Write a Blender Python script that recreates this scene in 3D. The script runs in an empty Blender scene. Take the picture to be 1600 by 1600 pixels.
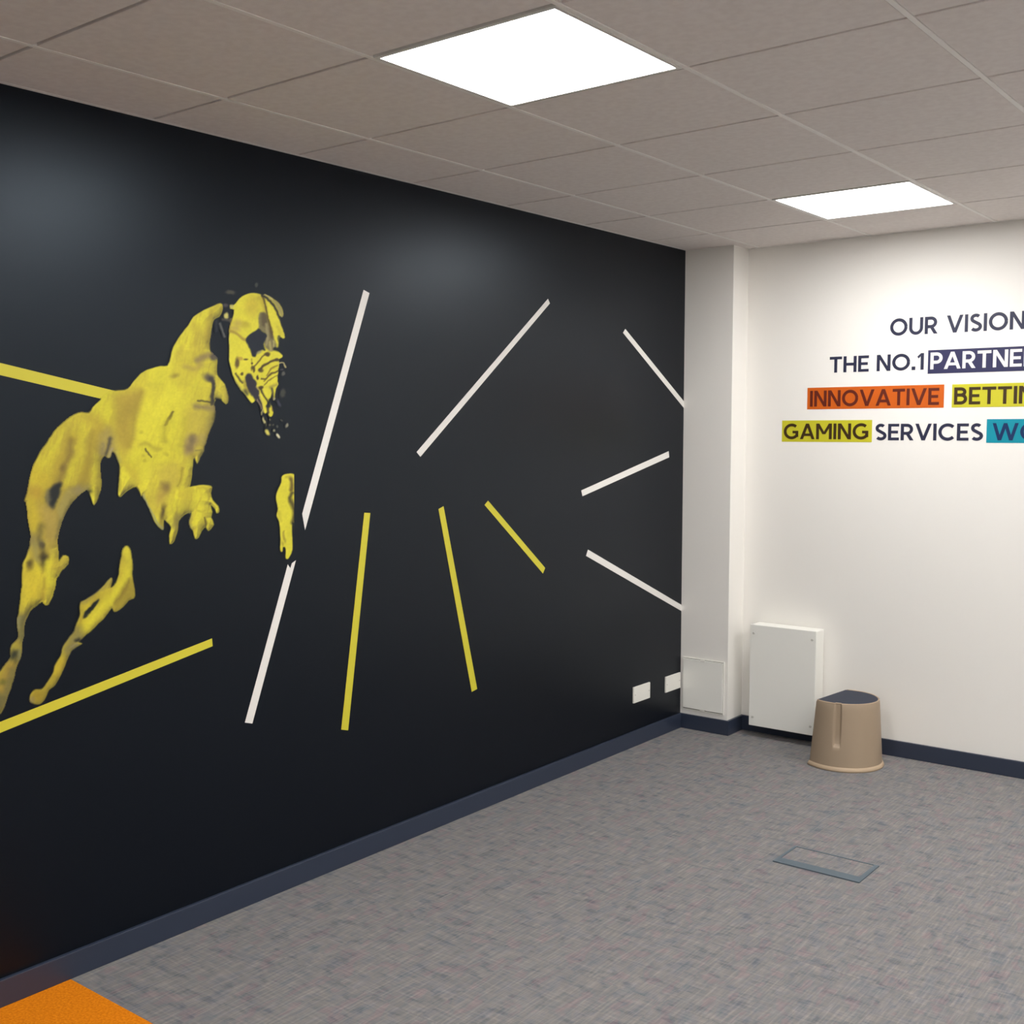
import bpy, bmesh, math, random
import numpy as np
from mathutils import Matrix, Vector
from mathutils.geometry import delaunay_2d_cdt

random.seed(7)
SC = bpy.context.scene
COL = SC.collection

# ------------------------------------------------------------------ camera
CAM = np.array([3.12631, -5.77737, 1.67523])
YAW, PITCH, ROLL = -0.67599, -0.08103, -0.00215
FOC, PPX, PPY = 1783.217, 766.565, 815.422


def _basis(y, p, r):
    cy, sy, cp, sp, cr, sr = math.cos(y), math.sin(y), math.cos(p), math.sin(p), math.cos(r), math.sin(r)
    f = np.array([sy * cp, cy * cp, sp])
    rt = np.array([cy, -sy, 0.0])
    up = np.cross(rt, f)
    return cr * rt + sr * up, -sr * rt + cr * up, f


RT, UP, FW = _basis(YAW, PITCH, ROLL)
cam_data = bpy.data.cameras.new('camera')
cam_data.sensor_width = 36.0
cam_data.lens = FOC / 1600 * 36
cam_data.shift_x = (800 - PPX) / 1600
cam_data.shift_y = (PPY - 800) / 1600
cam_data.clip_start = 0.05
cam = bpy.data.objects.new('camera', cam_data)
COL.objects.link(cam)
m = Matrix.Identity(4)
for i in range(3):
    m[i][0], m[i][1], m[i][2], m[i][3] = RT[i], UP[i], -FW[i], CAM[i]
cam.matrix_world = m
SC.camera = cam

# ------------------------------------------------------------------ light and exposure
LIGHT_STRENGTH = 25.0         # emission of the ceiling panels' diffusers
world = bpy.data.worlds.new('world')
SC.world = world
world.use_nodes = True
world.node_tree.nodes['Background'].inputs[0].default_value = (0.02, 0.02, 0.022, 1)
world.node_tree.nodes['Background'].inputs[1].default_value = 0.3
SC.view_settings.view_transform = 'Standard'
SC.view_settings.look = 'None'
SC.view_settings.exposure = 0.0
SC.view_settings.gamma = 1.0
SC.view_settings.use_curve_mapping = False

# ------------------------------------------------------------------ helpers
def lin(c):
    return tuple(((v / 255) / 12.92 if v / 255 <= 0.04045 else ((v / 255 + 0.055) / 1.055) ** 2.4) for v in c)


def mat(name, rgb, rough=0.5, spec=0.5, emit=None, strength=0.0, metal=0.0):
    mt = bpy.data.materials.new(name)
    mt.use_nodes = True
    b = mt.node_tree.nodes['Principled BSDF']
    b.inputs['Base Color'].default_value = (*lin(rgb), 1)
    b.inputs['Roughness'].default_value = rough
    b.inputs['Specular IOR Level'].default_value = spec
    b.inputs['Metallic'].default_value = metal
    if emit:
        b.inputs['Emission Color'].default_value = (*emit, 1)
        b.inputs['Emission Strength'].default_value = strength
    return mt


def nodes_of(mt):
    return mt.node_tree.nodes, mt.node_tree.links, mt.node_tree.nodes['Principled BSDF']


def add_bump(mt, scale, strength, dist=0.001, detail=3):
    n, l, b = nodes_of(mt)
    g = n.new('ShaderNodeNewGeometry')
    t = n.new('ShaderNodeTexNoise')
    t.inputs['Scale'].default_value = scale
    t.inputs['Detail'].default_value = detail
    bp = n.new('ShaderNodeBump')
    bp.inputs['Strength'].default_value = strength
    bp.inputs['Distance'].default_value = dist
    l.new(g.outputs['Position'], t.inputs['Vector'])
    l.new(t.outputs['Fac'], bp.inputs['Height'])
    l.new(bp.outputs['Normal'], b.inputs['Normal'])
    return t


def mottle(mt, a, b_, scale, detail=3, lo=0.35, hi=0.65):
    n, l, b = nodes_of(mt)
    g = n.new('ShaderNodeNewGeometry')
    t = n.new('ShaderNodeTexNoise')
    t.inputs['Scale'].default_value = scale
    t.inputs['Detail'].default_value = detail
    r = n.new('ShaderNodeValToRGB')
    r.color_ramp.elements[0].position = lo
    r.color_ramp.elements[1].position = hi
    r.color_ramp.elements[0].color = (*lin(a), 1)
    r.color_ramp.elements[1].color = (*lin(b_), 1)
    l.new(g.outputs['Position'], t.inputs['Vector'])
    l.new(t.outputs['Fac'], r.inputs['Fac'])
    l.new(r.outputs['Color'], b.inputs['Base Color'])


def carpet(name, rot):
    mt = mat(name, (125, 122, 124), 0.95, 0.1)
    n, l, b = nodes_of(mt)
    g = n.new('ShaderNodeNewGeometry')

    def noise(sc, detail, seed, r):
        mp = n.new('ShaderNodeMapping')
        mp.inputs['Rotation'].default_value = (0, 0, r)
        mp.inputs['Scale'].default_value = sc
        mp.inputs['Location'].default_value = (seed, seed * 0.7, 0)
        t = n.new('ShaderNodeTexNoise')
        t.inputs['Scale'].default_value = 1.0
        t.inputs['Detail'].default_value = detail
        l.new(g.outputs['Position'], mp.inputs['Vector'])
        l.new(mp.outputs['Vector'], t.inputs['Vector'])
        return t.outputs['Fac']

    def ramp(fac, stops):
        r = n.new('ShaderNodeValToRGB')
        e = r.color_ramp.elements
        while len(e) > 1:
            e.remove(e[-1])
        e[0].position = stops[0][0]
        e[0].color = (*lin(stops[0][1]), 1)
        for p, c in stops[1:]:
            x = e.new(p)
            x.color = (*lin(c), 1)
        l.new(fac, r.inputs['Fac'])
        return r.outputs['Color']

    def mix(f, a, c, mode='MIX'):
        mx = n.new('ShaderNodeMix')
        mx.data_type = 'RGBA'
        mx.blend_type = mode
        if isinstance(f, float):
            mx.inputs[0].default_value = f
        else:
            l.new(f, mx.inputs[0])
        l.new(a, mx.inputs[6])
        l.new(c, mx.inputs[7])
        return mx.outputs[2]

    tint = ramp(noise((17, 9, 1), 3, 3.1, rot), [(0.30, (96, 112, 116)), (0.40, (122, 122, 128)), (0.48, (138, 132, 122)), (0.55, (116, 122, 122)), (0.63, (146, 116, 118)), (0.75, (112, 116, 126))])
    fine = ramp(noise((135, 9, 1), 2, 9.4, rot), [(0.30, (84, 90, 98)), (0.48, (120, 119, 121)), (0.58, (146, 142, 138)), (0.72, (176, 170, 164))])
    cross = ramp(noise((10, 120, 1), 2, 5.7, rot), [(0.30, (84, 90, 98)), (0.5, (122, 120, 121)), (0.62, (148, 142, 140)), (0.74, (176, 168, 164))])
    dark = ramp(noise((13, 26, 1), 3, 21.0, rot), [(0.34, (62, 72, 88)), (0.44, (118, 118, 121)), (0.6, (130, 126, 124)), (0.75, (146, 140, 136))])
    c = mix(0.42, fine, cross)
    c = mix(0.42, c, tint)
    c = mix(0.32, c, dark)
    l.new(c, b.inputs['Base Color'])
    bp = n.new('ShaderNodeBump')
    bp.inputs['Strength'].default_value = 0.35
    bp.inputs['Distance'].default_value = 0.002
    l.new(noise((420, 420, 420), 2, 1.0, 0), bp.inputs['Height'])
    l.new(bp.outputs['Normal'], b.inputs['Normal'])
    return mt


def tag(o, label=None, cat=None, group=None, kind=None):
    if label: o['label'] = label
    if cat: o['category'] = cat
    if group: o['group'] = group
    if kind: o['kind'] = kind
    return o


def empty(name, loc=(0, 0, 0)):
    o = bpy.data.objects.new(name, None)
    o.empty_display_size = 0.05
    o.location = loc
    COL.objects.link(o)
    return o


def link(name, me, mt, parent=None, loc=None):
    if mt is not None and not me.materials:
        me.materials.append(mt)
    o = bpy.data.objects.new(name, me)
    COL.objects.link(o)
    if loc is not None:
        o.location = loc
    if parent is not None:
        o.parent = parent
    return o


def box_bm(bm, lo, hi):
    x0, y0, z0 = lo
    x1, y1, z1 = hi
    v = [bm.verts.new(p) for p in ((x0, y0, z0), (x1, y0, z0), (x1, y1, z0), (x0, y1, z0), (x0, y0, z1), (x1, y0, z1), (x1, y1, z1), (x0, y1, z1))]
    for f in ((3, 2, 1, 0), (4, 5, 6, 7), (0, 1, 5, 4), (1, 2, 6, 5), (2, 3, 7, 6), (3, 0, 4, 7)):
        bm.faces.new([v[i] for i in f])


def bm_mesh(bm, name, bevel=0.0, seg=2, smooth=False):
    if bevel:
        bmesh.ops.bevel(bm, geom=bm.edges[:] + bm.verts[:], offset=bevel, segments=seg, profile=0.6, affect='EDGES', clamp_overlap=True)
    bmesh.ops.recalc_face_normals(bm, faces=bm.faces[:])
    if smooth:
        for f in bm.faces: f.smooth = True
    me = bpy.data.meshes.new(name)
    bm.to_mesh(me)
    bm.free()
    return me


def boxes(name, bl, mt, parent=None, bevel=0.0, loc=None):
    bm = bmesh.new()
    for lo, hi in bl:
        box_bm(bm, lo, hi)
    return link(name, bm_mesh(bm, name, bevel), mt, parent, loc)


def prism(name, polys, axis, a, b, mt, parent=None):
    """2-D polygons extruded between a and b along an axis: 'x' takes (y,z), 'y' takes (x,z), 'z' takes (x,y)."""
    bm = bmesh.new()
    def P(u, v, w):
        return {'x': (w, u, v), 'y': (u, w, v), 'z': (u, v, w)}[axis]
    polys = [list(q) for q in polys]
    for q in polys:
        if sum(q[i - 1][0] * q[i][1] - q[i][0] * q[i - 1][1] for i in range(len(q))) < 0:
            q.reverse()
    if len(polys) > 1:                       # overlapping pieces become one connected outline
        vs, fs = [], []
        for q in polys:
            fs.append(list(range(len(vs), len(vs) + len(q))))
            vs += [Vector(p) for p in q]
        ov, _, of, _, _, orig = delaunay_2d_cdt(vs, [], fs, 0, 1e-6)
        faces = [f for f, o in zip(of, orig) if o]
        pts = [tuple(v) for v in ov]
    else:
        pts, faces = polys[0], [list(range(len(polys[0])))]
    A, B = {}, {}
    for i in {i for f in faces for i in f}:
        A[i] = bm.verts.new(P(*pts[i], a))
        B[i] = bm.verts.new(P(*pts[i], b))
    es = {(f[i - 1], f[i]) for f in faces for i in range(len(f))}
    for f in faces:
        bm.faces.new([A[i] for i in f])
        bm.faces.new([B[i] for i in f][::-1])
    for i, j in es:
        if (j, i) not in es:
            bm.faces.new((A[i], B[i], B[j], A[j]))
    return link(name, bm_mesh(bm, name), mt, parent)


def border(x0, x1, y0, y1, l, r_, b, t_):
    """four overlapping strips that frame a rectangle"""
    R = lambda a, c, d, e: [(a, d), (c, d), (c, e), (a, e)]
    return [R(x0, x1, y0, y0 + b), R(x0, x1, y1 - t_, y1), R(x0, x0 + l, y0, y1), R(x1 - r_, x1, y0, y1)]


def on_left_wall(px, py):
    """photograph pixel -> (y, z) on the dark wall, plane x = 0"""
    d = RT * ((px - PPX) / FOC) - UP * ((py - PPY) / FOC) + FW
    t = -CAM[0] / d[0]
    return CAM[1] + t * d[1], CAM[2] + t * d[2]


# ------------------------------------------------------------------ dimensions
H = 2.645           # ceiling height
PD, PW = 0.1747, 0.2897   # corner pillar depth and width
SK = 0.082          # skirting height
RX, RY = 6.0, -7.6  # room extent
A0, B0 = 0.3588, 0.5769   # first ceiling runner / first cross tee

# ------------------------------------------------------------------ materials
WALL_DARK = (5, 8, 17)
M_dark = mat('dark_wall_paint', WALL_DARK, 0.37, 0.33)
TINT = (0.72, 0.86, 1.0, 1)
M_dark.node_tree.nodes['Principled BSDF'].inputs['Specular Tint'].default_value = TINT
add_bump(M_dark, 260, 0.06, 0.0006)
M_white = mat('white_wall_paint', (241, 238, 232), 0.65, 0.35)
add_bump(M_white, 220, 0.06, 0.0006)
M_skirt = mat('navy_skirting_paint', (47, 55, 72), 0.35, 0.5)
M_slab = mat('concrete_slab', (120, 118, 115), 0.9, 0.2)
M_tile = mat('mineral_ceiling_tile', (236, 230, 226), 0.95, 0.1)
mottle(M_tile, (233, 225, 221), (239, 232, 228), 40, 5)
add_bump(M_tile, 420, 0.25, 0.0012)
M_bar = mat('white_ceiling_bar', (246, 242, 238), 0.5, 0.3)
M_tee = mat('grey_cross_tee', (150, 138, 136), 0.7, 0.2)
M_frame = mat('white_light_frame', (235, 233, 228), 0.4, 0.4)
M_glow = mat('light_diffuser', (250, 250, 250), 0.4, 0.3, (1.0, 0.992, 0.985), LIGHT_STRENGTH)
M_yel = mat('yellow_print', (206, 196, 54), 0.45, 0.4)
M_wstripe = mat('white_print', (232, 229, 224), 0.45, 0.4)
M_carpet = [carpet('grey_carpet_along', 0.0), carpet('grey_carpet_across', math.pi / 2)]
M_orange = mat('orange_carpet', (226, 128, 16), 0.95, 0.1)
mottle(M_orange, (214, 116, 10), (236, 140, 22), 130, 4)
add_bump(M_orange, 420, 0.4, 0.002)
M_plastic = mat('white_plastic', (236, 234, 226), 0.35, 0.4)
M_steelwhite = mat('white_painted_steel', (244, 243, 236), 0.4, 0.4)
M_screw = mat('zinc_screw', (196, 194, 186), 0.4, 0.5)
M_gap = mat('painted_shadow_gap', (120, 112, 104), 0.8, 0.2)  # darker colour painted in for the shadow round the access door
M_stool = mat('beige_plastic', (163, 144, 122), 0.5, 0.35)
add_bump(M_stool, 320, 0.12, 0.0008)
M_rim = mat('pale_beige_rim', (182, 160, 134), 0.5, 0.35)
M_pad = mat('navy_rubber_pad', (44, 50, 66), 0.6, 0.3)
M_fbox = mat('grey_floor_box_trim', (84, 97, 106), 0.5, 0.35)

# ------------------------------------------------------------------ room shell
def structure(o):
    o['kind'] = 'structure'
    return o

T = 0.12
structure(boxes('wall_left', [((-T, RY - T, -0.1), (0, T, H + 0.2))], M_dark))
structure(boxes('wall_back', [((0, 0, -0.1), (RX, T, H + 0.2))], M_white))
structure(boxes('wall_right', [((RX, RY - T, -0.1), (RX + T, T, H + 0.2))], M_white))
structure(boxes('wall_front', [((0, RY - T, -0.1), (RX, RY, H + 0.2))], M_white))
structure(boxes('wall_pillar', [((0, -PD, -0.006), (PW, 0, H + 0.05))], M_white))

# skirting boards with a small chamfered top
def skirting(name, runs):
    bm = bmesh.new()
    for lo, hi in runs:
        box_bm(bm, lo, hi)
    o = link(name, bm_mesh(bm, name, 0.003, 2), M_skirt)
    return structure(o)

S = 0.015
skirting('baseboard_left', [((0, RY + S, 0), (S, -PD - S, SK))])
skirting('baseboard_pillar', [((0, -PD - S, 0), (PW + S, -PD, SK)), ((PW, -PD - 0.001, 0), (PW + S, -S, SK))])
skirting('baseboard_back', [((PW, -S, 0), (RX - S, 0, SK))])
skirting('baseboard_right', [((RX - S, RY, 0), (RX, 0, SK))])
skirting('baseboard_front', [((0, RY, 0), (RX - S, RY + S, SK))])

# floor: slab with carpet tiles laid on it, quarter-turned
floor = structure(boxes('floor', [((0, RY, -0.1), (RX, 0, -0.007))], M_slab))
ORANGE_Y = -3.955
cache = {}
def carpet_tile(x0, x1, y0, y1, mt, key):
    w, d = round(x1 - x0, 4), round(y1 - y0, 4)
    me = cache.get((w, d, key))
    if me is None:
        bm = bmesh.new()
        g = 0.00012
        box_bm(bm, (g, g, -0.007), (w - g, d - g, 0))
        me = bm_mesh(bm, 'carpet_tile', 0)
        me.materials.append(mt)
        cache[(w, d, key)] = me
    link('carpet_tile', me, None, floor, (x0, y0, 0))

ys = [ORANGE_Y + 0.5 * k for k in range(-8, 9)]
ys = [RY] + [y for y in ys if RY + 0.05 < y < -0.05] + [0.0]
for a, (y0, y1) in enumerate(zip(ys[:-1], ys[1:])):
    for k in range(12):
        x0, x1 = 0.5 * k, 0.5 * k + 0.5
        orange = ORANGE_Y - 1.01 < y0 < ORANGE_Y - 0.01 and k < 2
        if orange:
            carpet_tile(x0, x1, y0, y1, M_orange, 'o')
        else:
            q = (a + k) % 2
            carpet_tile(x0, x1, y0, y1, M_carpet[q], q)

# ceiling: slab, runners, cross tees and lay-in tiles
ceiling = structure(boxes('ceiling', [((0, RY, H + 0.1), (RX, 0, H + 0.2))], M_slab))
LIGHTS = [(c, q) for c in (1, 4, 7) for q in (0, 4, 8)]   # tile column, tile row
xs = [0.0] + [A0 + 0.6 * i for i in range(0, 10) if A0 + 0.6 * i < RX - 0.02] + [RX]
yl = [0.0] + [-(B0 + 0.6 * j) for j in range(0, 14) if -(B0 + 0.6 * j) > RY + 0.02] + [RY]
tcache = {}
BW, TG = 0.008, 0.006     # half width of the runner face, half gap at the cross tees
for i in range(len(xs) - 1):
    for j in range(len(yl) - 1):
        if (i - 1, j - 1) in LIGHTS:
            continue
        xa = xs[i] + (BW if i else 0.0)
        xb = xs[i + 1] - (BW if i < len(xs) - 2 else 0.0)
        ya = yl[j + 1] + (TG if j < len(yl) - 2 else 0.0)
        yb = yl[j] - (TG if j else 0.0)
        w, d = round(xb - xa, 4), round(yb - ya, 4)
        me = tcache.get((w, d))
        if me is None:
            bm = bmesh.new()
            box_bm(bm, (0, 0, 0), (w, d, 0.016))
            me = bm_mesh(bm, 'ceiling_tile', 0.0015, 1)
            me.materials.append(M_tile)
            tcache[(w, d)] = me
        link('ceiling_tile', me, None, ceiling, (xa, ya, H))
for x in xs[1:-1]:
    boxes('ceiling_runner', [((x - BW + 0.0008, RY, H - 0.0012), (x + BW - 0.0008, 0, H + 0.012))], M_bar, ceiling, 0.0008)
for i in range(len(xs) - 1):
    for y in yl[1:-1]:
        boxes('cross_tee', [((xs[i] + (BW if i else 0), y - 0.012, H + 0.0162), (xs[i + 1] - (BW if i < len(xs) - 2 else 0), y + 0.012, H + 0.03))], M_tee, ceiling)
bmw = 0.018
boxes('wall_angle', [((0, RY, H - 0.001), (bmw, -PD, H - 0.0002))], M_bar, ceiling)
boxes('wall_angle', [((PW, -bmw, H - 0.001), (RX, 0, H - 0.0002))], M_bar, ceiling)

# ------------------------------------------------------------------ ceiling lights
def ceiling_light(i, j, label, group=None):
    x0 = A0 + 0.6 * i
    y1 = -(B0 + 0.6 * j)
    t = empty('ceiling_light', (x0 + 0.3, y1 - 0.3, H))
    tag(t, label, 'ceiling light', group)
    ex, ey, k = 0.2915, 0.2935, 0.2805
    prism('frame', border(-ex, ex, -ey, ey, ex - k, ex - k, ey - k, ey - k), 'z', -0.002, 0.05, M_frame, t)
    # diffuser with clipped corners, slightly domed edge
    c = 0.012
    poly = [(-k + c, -k), (k - c, -k), (k, -k + c), (k, k - c), (k - c, k), (-k + c, k), (-k, k - c), (-k, -k + c)]
    prism('diffuser', [poly], 'z', 0.003, 0.012, M_glow, t)
    return t

ceiling_light(1, 4, 'large square glowing ceiling panel light above the middle of the dark mural wall', 'recessed ceiling panel lights')
ceiling_light(1, 0, 'square glowing ceiling panel light beside the white lettered wall', 'recessed ceiling panel lights')
for i, j in LIGHTS:  # the remaining panels are out of view, added as fill light
    if (i, j) in ((1, 0), (1, 4)):
        continue
    ceiling_light(i, j, 'unseen square ceiling panel light added to fill the room with light', 'recessed ceiling panel lights')

# ------------------------------------------------------------------ stripes on the dark wall
def stripe(px, mt, label, name='wall_stripe'):
    poly = [on_left_wall(*p) for p in px]
    o = prism(name, [poly], 'x', 0.0, 0.0012, mt)
    tag(o, label, 'stripe', 'painted stripes on the dark wall')
    return o

def extend(a, b, t):
    return (b[0] + (b[0] - a[0]) * t, b[1] + (b[1] - a[1]) * t)

stripe([(568, 453), (577, 458), (476.5, 828), (472, 803)], M_wstripe, 'long white slanted stripe running from high up down to the yellow paw')
stripe([(449.5, 882), (453.5, 888), (456, 880), (462, 875.5), (394, 1130.5), (382.5, 1129)], M_wstripe, 'white slanted stripe with a nicked top end below the yellow paw')
stripe([(569, 801), (578.3, 801.5), (543.7, 1141), (533, 1140)], M_yel, 'long yellow stripe, almost upright, next to the white slanted stripe')
stripe([(685, 795.5), (692.8, 791), (745.3, 1076.4), (736.9, 1081)], M_yel, 'yellow stripe leaning from upper left to lower right, second longest of the yellow burst')
stripe([(757, 789), (762.4, 782.4), (851.6, 887.4), (848, 896)], M_yel, 'short diagonal yellow stripe, shortest of the yellow ones')
stripe([(650.8, 706.3), (656.7, 713.6), (859, 474), (856, 467)], M_wstripe, 'long diagonal white stripe rising towards the ceiling light')
y_end = -PD - 0.0002
def to_corner(top, bottom):
    """pixels of a stripe's two edges -> polygon that stops at the pillar face"""
    (a, b), (c, d) = [[on_left_wall(*p) for p in e] for e in (top, bottom)]
    f = lambda u, v: (y_end, u[1] + (v[1] - u[1]) * (y_end - u[0]) / (v[0] - u[0]))
    return [a, f(a, b), f(c, d), c]
for top, bottom, lab in ((((976.9, 514), (1071, 630.5)), ((973.3, 520), (1069.6, 639)), 'white stripe running down into the upper part of the white pillar'),
                         (((918.6, 858.8), (1066, 946)), ((915.6, 868.5), (1066, 955.5)), 'white stripe running down into the lower part of the white pillar')):
    o = prism('wall_stripe', [to_corner(top, bottom)], 'x', 0.0, 0.0012, M_wstripe)
    tag(o, lab, 'stripe', 'painted stripes on the dark wall')
stripe([(908, 766.3), (910, 775.3), (1045.4, 714.5), (1044.6, 705)], M_wstripe, 'short white stripe rising towards the pillar without touching it')
stripe([extend((176.6, 610), (0, 567), 1.2), (0, 567), (182, 611.5), (164, 624.5), (0, 586), extend((158, 623), (0, 586), 1.2)], M_yel, 'yellow stripe sloping down to the back of the yellow dog')
stripe([extend((331, 997.5), (0, 1128), 0.8), (331, 997.5), (332, 1009.5), extend((332, 1009.5), (0, 1145), 0.8)], M_yel, 'yellow stripe sloping up under the hind legs of the yellow dog')

# ------------------------------------------------------------------ running dog printed on the dark wall
CROP = {'A': (240, 430, .1625), 'B': (0, 620, .1625), 'F': (220, 640, .175), 'L': (0, 840, .2), 'M': (130, 550, .15), 'H': (330, 430, .0875), 'Z': (340, 550, .0875), 'P': (0, 950, .1125)}
def C(k, pts):
    ox, oy, s = CROP[k]
    return [(ox + s * x, oy + s * y) for x, y in pts]

X0, X1, Y0, Y1, STEP = -36.0, 460.0, 438.0, 1125.0, 1.1
gx = np.arange(X0, X1, STEP)
gy = np.arange(Y0, Y1, STEP)
GX, GY = np.meshgrid(gx, gy)
RGB = np.zeros(GX.shape + (3,)) + np.array(WALL_DARK, float)
ALPHA = np.zeros(GX.shape)
PX, PY = GX, GY                       # true positions of the print's points


def soft_noise(cell, seed):
    """smooth value noise over the print, -1..1"""
    g = np.random.RandomState(seed)
    u, v = (PX - X0) / cell, (PY - Y0) / cell
    tab = g.rand(int(v.max()) + 3, int(u.max()) + 3) * 2 - 1
    i, j = v.astype(int), u.astype(int)
    a, b = v - i, u - j
    a, b = a * a * (3 - 2 * a), b * b * (3 - 2 * b)
    return (tab[i, j] * (1 - b) + tab[i, j + 1] * b) * (1 - a) + (tab[i + 1, j] * (1 - b) + tab[i + 1, j + 1] * b) * a


# ragged, hairy contours: the shapes are looked up at slightly disturbed positions
_far = np.clip((PY - 560) / 120, 0.4, 1.0)
WX = _far * 1.7 * soft_noise(9, 1) + 0.55 * soft_noise(3.5, 2)
WY = _far * 2.4 * soft_noise(13, 4) + 0.75 * soft_noise(4.5, 5)


def disturb(amount):
    global GX, GY
    GX, GY = PX + amount * WX, PY + amount * WY


def smooth_poly(p, n=3, closed=True):
    p = np.array(p, float)
    k = len(p)
    out = []
    for i in range(k if closed else k - 1):
        if closed:
            a, b, c, d = p[i - 1], p[i], p[(i + 1) % k], p[(i + 2) % k]
        else:
            a, b, c, d = p[max(i - 1, 0)], p[i], p[i + 1], p[min(i + 2, k - 1)]
        for s in range(n):
            t = s / n
            out.append(0.5 * ((2 * b) + (c - a) * t + (2 * a - 5 * b + 4 * c - d) * t * t + (3 * b - a - 3 * c + d) * t ** 3))
    if not closed:
        out.append(p[-1])
    return np.array(out)

def window(pts, pad):
    lo, hi = pts.min(0) - pad, pts.max(0) + pad
    i0, i1 = max(int((lo[0] - X0) / STEP), 0), min(int((hi[0] - X0) / STEP) + 2, GX.shape[1])
    j0, j1 = max(int((lo[1] - Y0) / STEP), 0), min(int((hi[1] - Y0) / STEP) + 2, GX.shape[0])
    return slice(j0, j1), slice(i0, i1)

def seg_dist(px, py, pts, closed):
    d = np.full(px.shape, 1e9)
    inside = np.zeros(px.shape, bool)
    k = len(pts)
    for i in range(k if closed else k - 1):
        a, b = pts[i], pts[(i + 1) % k]
        e = b - a
        L2 = e @ e + 1e-12
        t = np.clip(((px - a[0]) * e[0] + (py - a[1]) * e[1]) / L2, 0, 1)
        d = np.minimum(d, (px - a[0] - t * e[0]) ** 2 + (py - a[1] - t * e[1]) ** 2)
        if closed and a[1] != b[1]:
            cr = ((a[1] > py) != (b[1] > py)) & (px < (b[0] - a[0]) * (py - a[1]) / (b[1] - a[1]) + a[0])
            inside ^= cr
    return np.sqrt(d), inside

def blend(w, cov, rgb, add):
    RGB[w] += (np.array(rgb, float) - RGB[w]) * cov[..., None]
    if add:
        ALPHA[w] = np.maximum(ALPHA[w], cov)

def ss(x):
    x = np.clip(x, 0, 1)
    return x * x * (3 - 2 * x)

def area(k, pts, rgb, feather=1.2, op=1.0, add=False, n=3):
    if k in ('M', 'B', 'L', 'F') and not add:
        feather *= 1.6
    p = smooth_poly(C(k, pts) if isinstance(k, str) else pts, n)
    disturb(0.3 if add else 1.0)
    w = window(p, feather + 1)
    d, ins = seg_dist(GX[w], GY[w], p, True)
    sd = np.where(ins, d, -d)
    blend(w, op * ss(0.5 + sd / (2 * feather)), rgb, add)
    return w, sd

def line(k, pts, width, rgb, feather=0.8, op=1.0, add=False):
    if k in ('M', 'B', 'L', 'F') and not add and feather > 1.5:
        feather *= 1.7
        op *= 0.92
    s = CROP[k][2]
    p = smooth_poly(C(k, pts), 4, False)
    hw = width * s / 2
    disturb(1.0)
    w = window(p, hw + feather + 1)
    d, _ = seg_dist(GX[w], GY[w], p, False)
    blend(w, op * ss(0.5 + (hw - d) / (2 * feather)), rgb, add)

def blob(k, c, rx, ry, rgb, rot=0.0, op=1.0, add=False, soft=0.5):
    s = CROP[k][2]
    (cx, cy), = C(k, [c])
    rx, ry = rx * s, ry * s
    if k in ('M', 'B', 'L', 'F') and not add:
        soft = 0.95
        op *= 0.9
    r = max(rx, ry) * 2.0
    w = window(np.array([[cx - r, cy - r], [cx + r, cy + r]]), 1)
    disturb(1.0)
    dx, dy = GX[w] - cx, GY[w] - cy
    ct, st = math.cos(rot), math.sin(rot)
    q = np.sqrt(((dx * ct + dy * st) / rx) ** 2 + ((-dx * st + dy * ct) / ry) ** 2)
    blend(w, op * ss((1 + soft - q) / (2 * soft)), rgb, add)

YL, YM, YD, OL, GR, BR, DK = (213, 204, 54), (194, 178, 48), (174, 153, 48), (150, 134, 46), (126, 118, 78), (92, 74, 34), WALL_DARK
M2 = lambda pts: C('M', pts)
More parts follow.
